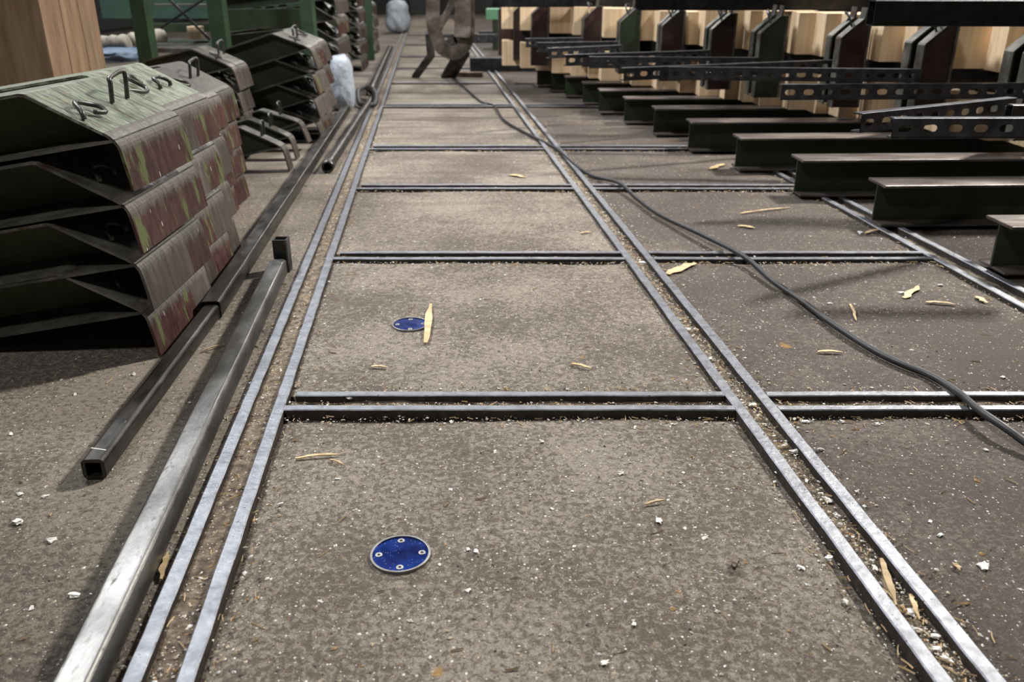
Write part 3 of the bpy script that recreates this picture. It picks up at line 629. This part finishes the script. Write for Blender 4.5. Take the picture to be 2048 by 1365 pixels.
# ---------------------------------------------------------------- slotted channels
def channel(a, b, label, hgt=.062, dep=.04, pitch=.082):
    a = Vector(a); b = Vector(b); d = b - a; L = d.length; n = max(2, int(L / pitch)); p = L / n
    t = empty('slotted_channel', a); t.rotation_mode = 'QUATERNION'
    X = d.normalized(); Z = Vector((0, 0, 1)); Yv = Z.cross(X).normalized(); Z = X.cross(Yv)
    t.rotation_quaternion = Matrix((X, Yv, Z)).transposed().to_quaternion(); tag(t, label, 'channel', 'slotted channels')
    bm = bmesh.new(); hw, hr = .024, .0125; m_ = 5
    def cell(x0):
        cx = x0 + p / 2; inn = []
        for k in range(m_): a_ = -math.pi/2 + math.pi * k / (m_-1); inn.append((cx + (hw - hr) + hr * math.cos(a_), hr * math.sin(a_)))
        for k in range(m_): a_ = math.pi/2 + math.pi * k / (m_-1); inn.append((cx - (hw - hr) + hr * math.cos(a_), hr * math.sin(a_)))
        out = []
        for (x, z) in inn:
            dx, dz = x - cx, z
            if abs(dz) > hr * .9: out.append((x, math.copysign(hgt/2, z)))
            elif abs(abs(dz) - hr * .7071) < hr * .05: out.append((cx + math.copysign(p/2, dx), math.copysign(hgt/2, z)))
            else: out.append((cx + math.copysign(p/2, dx), 0))
        for th in (0, .003):
            vi = [bm.verts.new((x, th, z)) for x, z in inn]; vo = [bm.verts.new((x, th, z)) for x, z in out]
            for i in range(len(inn)):
                j = (i + 1) % len(inn); bm.faces.new((vi[i], vi[j], vo[j], vo[i]))
            if th == 0: f0 = vi
            else:
                for i in range(len(inn)):
                    j = (i + 1) % len(inn); bm.faces.new((f0[i], f0[j], vi[j], vi[i]))
    for k in range(n): cell(k * p)
    me_ = bmobj('slotted_face', bm, M_chan, t)
    for s, nm in ((1, 'top_lip'), (-1, 'bottom_lip')):
        bm = bmesh.new(); box(bm, (0, -.002 if s > 0 else 0, s * hgt/2 - .003), (L, dep, s * hgt/2 + .003)); bmobj(nm, bm, M_chan, t, False, .001)
    bm = bmesh.new(); tube(bm, [(L - .03, -.02, 0), (L - .03, .03, 0)], .014, 6); bmobj('bolt', bm, M_chan, t)
    return t
zb = .54
chans = [((1052, 86), (1166, 84), 'farthest'), ((1076, 95), (1236, 92), 'second farthest'), ((1098, 107), (1245, 100), 'third farthest'), ((1132, 121), (1420, 111), 'fourth farthest'),
         ((1178, 125), (1518, 127), 'fifth farthest'), ((1248, 149), (1684, 131), 'sixth farthest'), ((1337, 147), (1843, 152), 'seventh farthest'),
         ((1562, 185), (2110, 182), 'third nearest'), ((1722, 247), (2030, 213), 'second nearest, angled away'), ((1785, 257), (2140, 257), 'nearest')]
for i, (pa_, pb_, nm) in enumerate(chans):
    z = zb - (.012 if i == 5 else 0); channel(G(*pa_, z), G(*pb_, z), f'dark slotted steel channel at right, {nm} to the camera')
# small open tube end at far right edge
a = PY(2018, 222, 3.4); rhs('tube_end', a, (a.x + .5, 3.4, a.z), .05, .05, M_tube, 'short steel tube end at the right edge above the nearest channels', 'tube')
channel(PY(880, 78, 11.2), PY(1040, 77, 11.2), 'dark slotted channel reaching behind the lifting hoop', .1, .05, .13)
# ---------------------------------------------------------------- cable
cp = [(905, 157), (930, 176), (962, 203), (988, 212), (1008, 240), (1055, 268), (1110, 296), (1150, 330), (1185, 352), (1238, 366), (1275, 398), (1320, 430), (1400, 468), (1465, 500), (1500, 522), (1545, 562), (1600, 600), (1660, 645), (1740, 697), (1800, 727), (1862, 752), (1915, 785), (1960, 822), (2010, 856), (2060, 892), (2110, 925)]
lift = [.012]*9 + [.03, .02, .02, .03, .035, .03, .02] + [.014]*4 + [.014, .02, .032, .03, .018, .012]
bm = bmesh.new(); pts = [G(x, y, l_ + .006) for (x, y), l_ in zip(cp, lift)]
tube(bm, smooth_path(pts, 8), .0098, 10); tag(bmobj('power_cable', bm, M_cable, None, True), 'thick black rubber cable snaking diagonally across the floor rails', 'cable')
# ---------------------------------------------------------------- lifting clamp in the middle distance
t = empty('lifting_clamp', G(890, 165)); tag(t, 'blurry brown steel lifting hoop on two flat feet, in the middle of the lane', 'clamp')
o_ = t.location; Yc = 9.6
def ribbon(name, pts, wd, th, m, Yo=0):
    pts = smooth_path([PY(x, y, Yc + Yo) - o_ for x, y in pts], 8); bm = bmesh.new(); rings = []
    for i, p in enumerate(pts):
        d = (pts[min(i+1, len(pts)-1)] - pts[max(i-1, 0)]).normalized(); n = Vector((-d.z, 0, d.x))
        rings.append([p + n * th/2 + Vector((0, -wd/2, 0)), p + n * th/2 + Vector((0, wd/2, 0)), p - n * th/2 + Vector((0, wd/2, 0)), p - n * th/2 + Vector((0, -wd/2, 0))])
    loft(bm, rings); return bmobj(name, bm, m, t, False, .004)
ribbon('hoop', [(866, -70), (866, 0), (866, 40), (872, 72), (885, 96), (908, 106), (926, 96), (935, 70), (936, 30), (934, -70)], .07, .14, M_brownclamp)
ribbon('inner_bar', [(874, 64), (890, 34), (903, 6), (912, -60)], .06, .07, M_brownclamp)
ribbon('cheek_plate', [(896, 84), (912, 92), (926, 80)], .05, .2, M_brownclamp, .06)
ribbon('side_plate', [(924, -60), (925, 0), (926, 40), (924, 75)], .05, .17, M_brownclamp, -.06)
def foot(pts, wd, th):
    bm = bmesh.new(); pts = [p - o_ for p in pts]; s = Vector((1, 0, 0)); rings = []
    for p in pts: rings.append([p + s * wd/2, p - s * wd/2, p - s * wd/2 - Vector((0, .02, th)), p + s * wd/2 - Vector((0, .02, th))])
    loft(bm, rings); bmobj('foot', bm, M_tube, t, False, .004)
foot([PY(858, 62, 9.75), PY(862, 108, 9.75), Vector((G(831, 157).x, G(831, 157).y, .035))], .085, .03)
foot([PY(924, 104, 9.62), Vector((G(897, 157).x, G(897, 157).y, .035))], .17, .03)
# ---------------------------------------------------------------- clutter past the far end of the timber
def thingbox(name, px0, px1, py0, py1, Y, dep, m, label, cat, z0=None):
    a = PY(px0, py1, Y); b = PY(px1, py0, Y); bm = bmesh.new(); c = Vector(((a.x + b.x)/2, Y, max(0, a.z) if z0 is None else z0))
    box(bm, (-(b.x-a.x)/2, 0, 0), ((b.x-a.x)/2, dep, b.z - c.z)); o = bmobj(name, bm, m, None, False, .006); o.location = c; return tag(o, label, cat)
thingbox('sill_beam', 940, 1085, 116, 148, 10.6, .22, M_black, 'low dark steel sill beam across the floor beyond the clamp', 'beam', .0)
thingbox('timber_offcut', 905, 965, 145, 158, 9.95, .1, M_orange, 'yellowish timber offcut lying against the dark sill beam', 'timber', 0)
thingbox('steel_plate', 958, 1040, 62, 87, 16.2, .1, M_chan, 'dark steel plate standing beyond the clamp', 'plate', 0)
thingbox('green_crate', 972, 1000, 18, 40, 14, .5, mat('mint_green_paint', [(.3, (.12, .3, .17)), (.7, (.2, .42, .26))], 3, 4), 'mint green crate far up the hall', 'crate', PY(1000, 40, 14).z + .006)
thingbox('machine_base', 985, 1040, 40, 70, 14, .8, M_hgreen, 'dark machine base supporting the green crate', 'machine', 0)
thingbox('steel_threshold', 815, 990, 33, 41, 27, .3, M_edge, 'pale threshold beam across the far end of the lane', 'beam', 0)
thingbox('dark_cabinet', 820, 880, -60, 33, 29, .8, M_wall, 'dark cabinet at the far end of the hall', 'cabinet', 0)
# ---------------------------------------------------------------- debris
def grit(name, n, r0, r1, m, region, label, flatn=.6, power=1.0):
    vs = []; fs = []
    base = [(1,0,0), (-1,0,0), (0,1,0), (0,-1,0), (0,0,1), (0,0,-.3)]; tri = [(0,2,4), (2,1,4), (1,3,4), (3,0,4), (2,0,5), (1,2,5), (3,1,5), (0,3,5)]
    for _ in range(n):
        x, y, zb_ = region(); zb_ = max(zb_, fz(x, y) if reg is not gaps else zb_); r = r0 + (r1 - r0) * R.random() ** 2.5; a = R.uniform(0, 6.3); ca, sa = math.cos(a), math.sin(a); k = len(vs)
        ex = R.uniform(.6, 1.5)
        for bx_, by_, bz_ in base:
            qx, qy = bx_ * r * ex * R.uniform(.7, 1.2), by_ * r * R.uniform(.6, 1.2)
            vs.append((x + qx * ca - qy * sa, y + qx * sa + qy * ca, zb_ + bz_ * r * flatn * R.uniform(.6, 1.1) + r * .12))
        fs += [(a_ + k, b_ + k, c_ + k) for a_, b_, c_ in tri]
    me = bpy.data.meshes.new(name); me.from_pydata(vs, [], fs); return tag(link(name, me, m), label, 'grit', None, 'stuff')
def anywhere():
    y = .8 + 6.5 * R.random() ** 1.6; x = R.uniform(-.75 * y - .3, .75 * y + .2)
    return x, y, .0
def near_edges():
    k = R.random()
    if k < .55:
        l = R.choice([LR, RL, RR, LL, FL]); y = .8 + 6 * R.random() ** 1.5; s = 1 if l in (LR, RR) else -1
        return at(l, y).x + s * (W2 + abs(R.gauss(0, .03)) + .004), y, 0
    i = R.choice([0, 0, 1, 2, 2, 3, 4, 6]); y = crossY[i] + (-1 if i % 2 == 0 else 1) * (W2 + abs(R.gauss(0, .03)) + .004)
    if R.random() < .5: x = R.uniform(at(LR, y).x, at(RL, y).x)
    else: x = R.uniform(at(RR, y).x, at(FL, y).x)
    return x, y, 0
def gaps():
    if R.random() < .65:
        a, b = R.choice([(LL, LR), (RL, RR), (RL, RR)]); y = .8 + 6 * R.random() ** 1.5; t_ = R.uniform(.22, .78); return at(a, y).x * (1 - t_) + at(b, y).x * t_, y, .002
    a, b = R.choice(pairs[:3]); y = a + (b - a) * R.uniform(.25, .75); x = R.uniform(at(LR, y).x, at(FL, y).x); return x, y, .002
for reg, k, nm in ((anywhere, 1.0, 'scattered over the concrete floor'), (near_edges, .8, 'gathered along the steel bars'), (gaps, .5, 'lying between the paired rails')):
    k = k * (1.8 if reg is gaps else 1)
    grit('shell_grit', int(2300 * k), .0012, .0055, M_shell, reg, 'fine white shell grit ' + nm)
    grit('cream_grit', int(3800 * k), .001, .0045, M_cream, reg, 'fine cream sawdust grit ' + nm)
    grit('amber_grit', int(420 * k), .0015, .006, M_brown, reg, 'amber brown grit ' + nm)
    grit('dark_grit', int(3200 * k), .001, .0045, M_darkg, reg, 'fine dark grit ' + nm)
def fibres(n, reg, label):
    vs = []; fs = []
    for _ in range(n):
        x, y, z = reg(); z = z if reg is gaps else fz(x, y); L_ = R.uniform(.006, .03); a = R.uniform(0, 6.3); w_ = R.uniform(.0005, .0014); k = len(vs); dx, dy = math.cos(a), math.sin(a); bend = R.uniform(-.3, .3)
        for t_ in (0, .5, 1):
            cx, cy = x + dx * L_ * t_ - dy * bend * L_ * t_ * (1 - t_), y + dy * L_ * t_ + dx * bend * L_ * t_ * (1 - t_)
            vs += [(cx - dy * w_, cy + dx * w_, z + .0015), (cx + dy * w_, cy - dx * w_, z + .0015), (cx, cy, z + .0015 + w_ * 2)]
        for s in (0, 3): fs += [(k+s, k+s+3, k+s+5, k+s+2), (k+s+2, k+s+5, k+s+4, k+s+1)]
    me = bpy.data.meshes.new('wood_fibres'); me.from_pydata(vs, [], fs); tag(link('wood_fibres', me, M_chip), label, 'shavings', None, 'stuff')
fibres(500, anywhere, 'thin wood fibres scattered over the floor'); fibres(900, near_edges, 'thin wood fibres along the steel bars'); fibres(700, gaps, 'thin wood fibres between the rails')
# bigger shells, single things sharing a mesh
def shell_mesh(seed):
    q = random.Random(seed); bm = bmesh.new(); bmesh.ops.create_icosphere(bm, subdivisions=2, radius=1)
    for v in bm.verts:
        n = 1 + .9 * noise.noise(v.co * 1.6 + Vector((seed * 3.3, 0, 0))); v.co = Vector((v.co.x * n, v.co.y * n * q.uniform(.5, .8), v.co.z * .3 * n))
    bmesh.ops.recalc_face_normals(bm, faces=bm.faces); me = bpy.data.meshes.new('shell_fragment'); bm.to_mesh(me); bm.free(); me.materials.append(M_shell)
    return me
SH = []
SM = [shell_mesh(k) for k in range(5)]
def shell(x, y, z, r, label, group):
    o = bpy.data.objects.new('shell_fragment', R.choice(SM)); C.objects.link(o); o.location = (x, y, z + fz(x, y) * (0 if 'between' in label or 'wedged' in label else 1) + r * .3); o.scale = (r, r, r)
    o.rotation_euler = (R.uniform(-.3, .3), R.uniform(-.3, .3), R.uniform(0, 6.3)); tag(o, label, 'shell', group); SH.append(o)
for px, py, r in ((952, 1105, .0075), (936, 1100, .0055), (935, 1183, .006), (677, 960, .007), (1240, 948, .008), (1318, 1045, .011), (1268, 1250, .006), (1410, 1078, .0065), (1105, 1020, .005),
                  (1210, 1328, .008), (560, 1010, .006), (640, 1205, .005), (702, 803, .011), (990, 905, .006), (1085, 885, .006), (1270, 856, .006), (1657, 1118, .009), (1690, 1205, .007), (1345, 850, .006)):
    p = G(px, py); shell(p.x, p.y, 0, r, 'small white shell fragment lying loose on the middle lane concrete', 'shells on the middle lane')
for px, py, r in ((1968, 1135, .012), (1600, 1138, .009), (1860, 1045, .006), (1880, 1072, .007), (1972, 902, .008), (1640, 900, .007), (1612, 845, .010), (1685, 845, .007), (1755, 850, .008), (1710, 680, .01), (1720, 470, .012), (1880, 575, .01), (2005, 760, .008), (1800, 590, .01), (1660, 612, .008)):
    p = G(px, py); shell(p.x, p.y, 0, r, 'small white shell fragment lying loose on the right lane concrete', 'shells on the right lane')
for px, py, r in ((1590, 905, .013), (1568, 893, .008), (1548, 872, .006), (1655, 1002, .010), (1640, 990, .007), (1672, 1032, .007), (1750, 1140, .007), (1822, 1228, .010), (1835, 1262, .008), (1870, 1275, .008), (1874, 1300, .008), (1893, 1322, .010), (1286, 528, .014), (1505, 812, .01), (1420, 720, .01), (1375, 660, .01)):
    p = G(px, py, .0); shell(p.x, p.y, .0, r, 'white shell fragment wedged between the middle pair of long rails', 'shells between the middle rails')
for px, py, r in ((150, 1193, .010), (38, 1047, .013), (102, 1083, .010), (22, 870, .007), (150, 790, .006), (40, 990, .008), (90, 995, .007), (62, 1220, .006), (300, 760, .007), (345, 1000, .006), (222, 940, .006), (232, 845, .006), (405, 1160, .007), (268, 750, .008)):
    p = G(px, py); shell(p.x, p.y, 0, r, 'white shell fragment lying on the grey concrete left of the rails', 'shells at left')
for g_ in sorted({o['group'] for o in SH}):
    for k, o in enumerate(sorted([o for o in SH if o['group'] == g_], key=lambda o: o.location.y)):
        o['label'] = 'small white shell fragment' + {'shells on the middle lane': ' on the middle lane', 'shells on the right lane': ' on the right lane', 'shells between the middle rails': ' between the middle rails', 'shells at left': ' left of the rails'}[g_] + ', ' + ('nearest' if k == 0 else ordw(k) + ' nearest') + ' to the camera'
# wood chips
def chip(pa_, pb_, wd, label, z=.004, th=.003, m=M_chip):
    a = G(*pa_, z); b = G(*pb_, z); c = (a + b) / 2; L_ = (b - a).length; bm = bmesh.new(); n = 7; rings = []
    for i in range(n + 1):
        t_ = i / n; k = wd * .8 * (1 + .5 * noise.noise(Vector((i * 1.7, L_ * 90, wd * 99)))) * (min(1, .5 + t_ * 3)); k = max(k, .0012); jx = .3 * wd * noise.noise(Vector((i * 1.3, L_ * 70, 2)))
        if i >= n - 1: k *= .55 if i == n - 1 else .25
        zz = .004 * math.sin(t_ * 3.1) + .002 * noise.noise(Vector((i, L_ * 30, 5)))
        rings.append([Vector((L_ * (t_ - .5) + jx, k / 2 + jx, zz + th)), Vector((L_ * (t_ - .5), -k / 2 + jx, zz + th * .8)), Vector((L_ * (t_ - .5), -k / 2 + jx, zz)), Vector((L_ * (t_ - .5) + jx, k / 2 + jx, zz))])
    loft(bm, rings); o = bmobj('wood_chip', bm, m); o.location = (c.x, c.y, z - .001 + (0 if 'wedged' in label else fz(c.x, c.y))); o.rotation_euler = (0, 0, math.atan2(b.y - a.y, b.x - a.x)); return tag(o, label, 'chip', 'wood chips')
chip((851, 690), (862, 612), .026, 'long pale wood splinter touching the far blue cover', .007)
chip((1335, 552), (1392, 530), .05, 'broad pale wood chip just right of the middle rails')
chip((590, 918), (682, 910), .007, 'thin pale wood sliver in front of the nearest cross rails, near the left rail')
chip((660, 920), (690, 933), .006, 'tiny curled wood sliver beside the thin pale sliver')
chip((1808, 600), (1838, 576), .03, 'bright wood chip right of the black cable')
chip((1850, 608), (1910, 613), .016, 'long brown wood chip below the far right rail')
chip((1952, 597), (1972, 610), .025, 'orange wood chip near the far right rail pair')
chip((1143, 732), (1182, 742), .012, 'brown wood sliver near the far edge of the second bay')
chip((1635, 708), (1685, 709), .012, 'flat tan wood sliver left of the black cable')
chip((1420, 341), (1450, 330), .045, 'pale wood chip close to the H beam ends')
chip((1020, 352), (1052, 358), .035, 'pale wood chip in the middle lane between the third and fourth cross pairs')
chip((1475, 455), (1510, 459), .025, 'small pale chip beside the cable in the right lane')
chip((1480, 430), (1580, 418), .012, 'thin long twig of wood before the H beam ends')
chip((1700, 612), (1712, 645), .01, 'small tan chip above the cable in the right lane')
chip((1762, 1118), (1792, 1212), .014, 'long tan splinter wedged between the middle rails', .008)
chip((1820, 1190), (1838, 1240), .01, 'short tan splinter wedged between the middle rails', .006)
chip((322, 1160), (336, 1105), .012, 'dark orange splinter between the grey tube and the left rail', .006)
chip((1468, 1140), (1472, 1118), .014, 'small brown wood knot chip on the middle lane', .006, .008, M_orange)
chip((1908, 1128), (1918, 1142), .01, 'small orange chip on the right lane concrete')
chip((448, 690), (400, 705), .007, 'thin twig between the two square tubes')
chip((742, 738), (775, 740), .008, 'small pale wood chip below the far blue cover')
chip((1160, 470), (1182, 468), .015, 'small ochre chip in the third bay of the middle lane')
chip((1730, 470), (1760, 462), .02, 'ochre chip near the far right rails')
chip((1290, 1010), (1330, 1002), .006, 'thin dark sliver on the right half of the front bay')
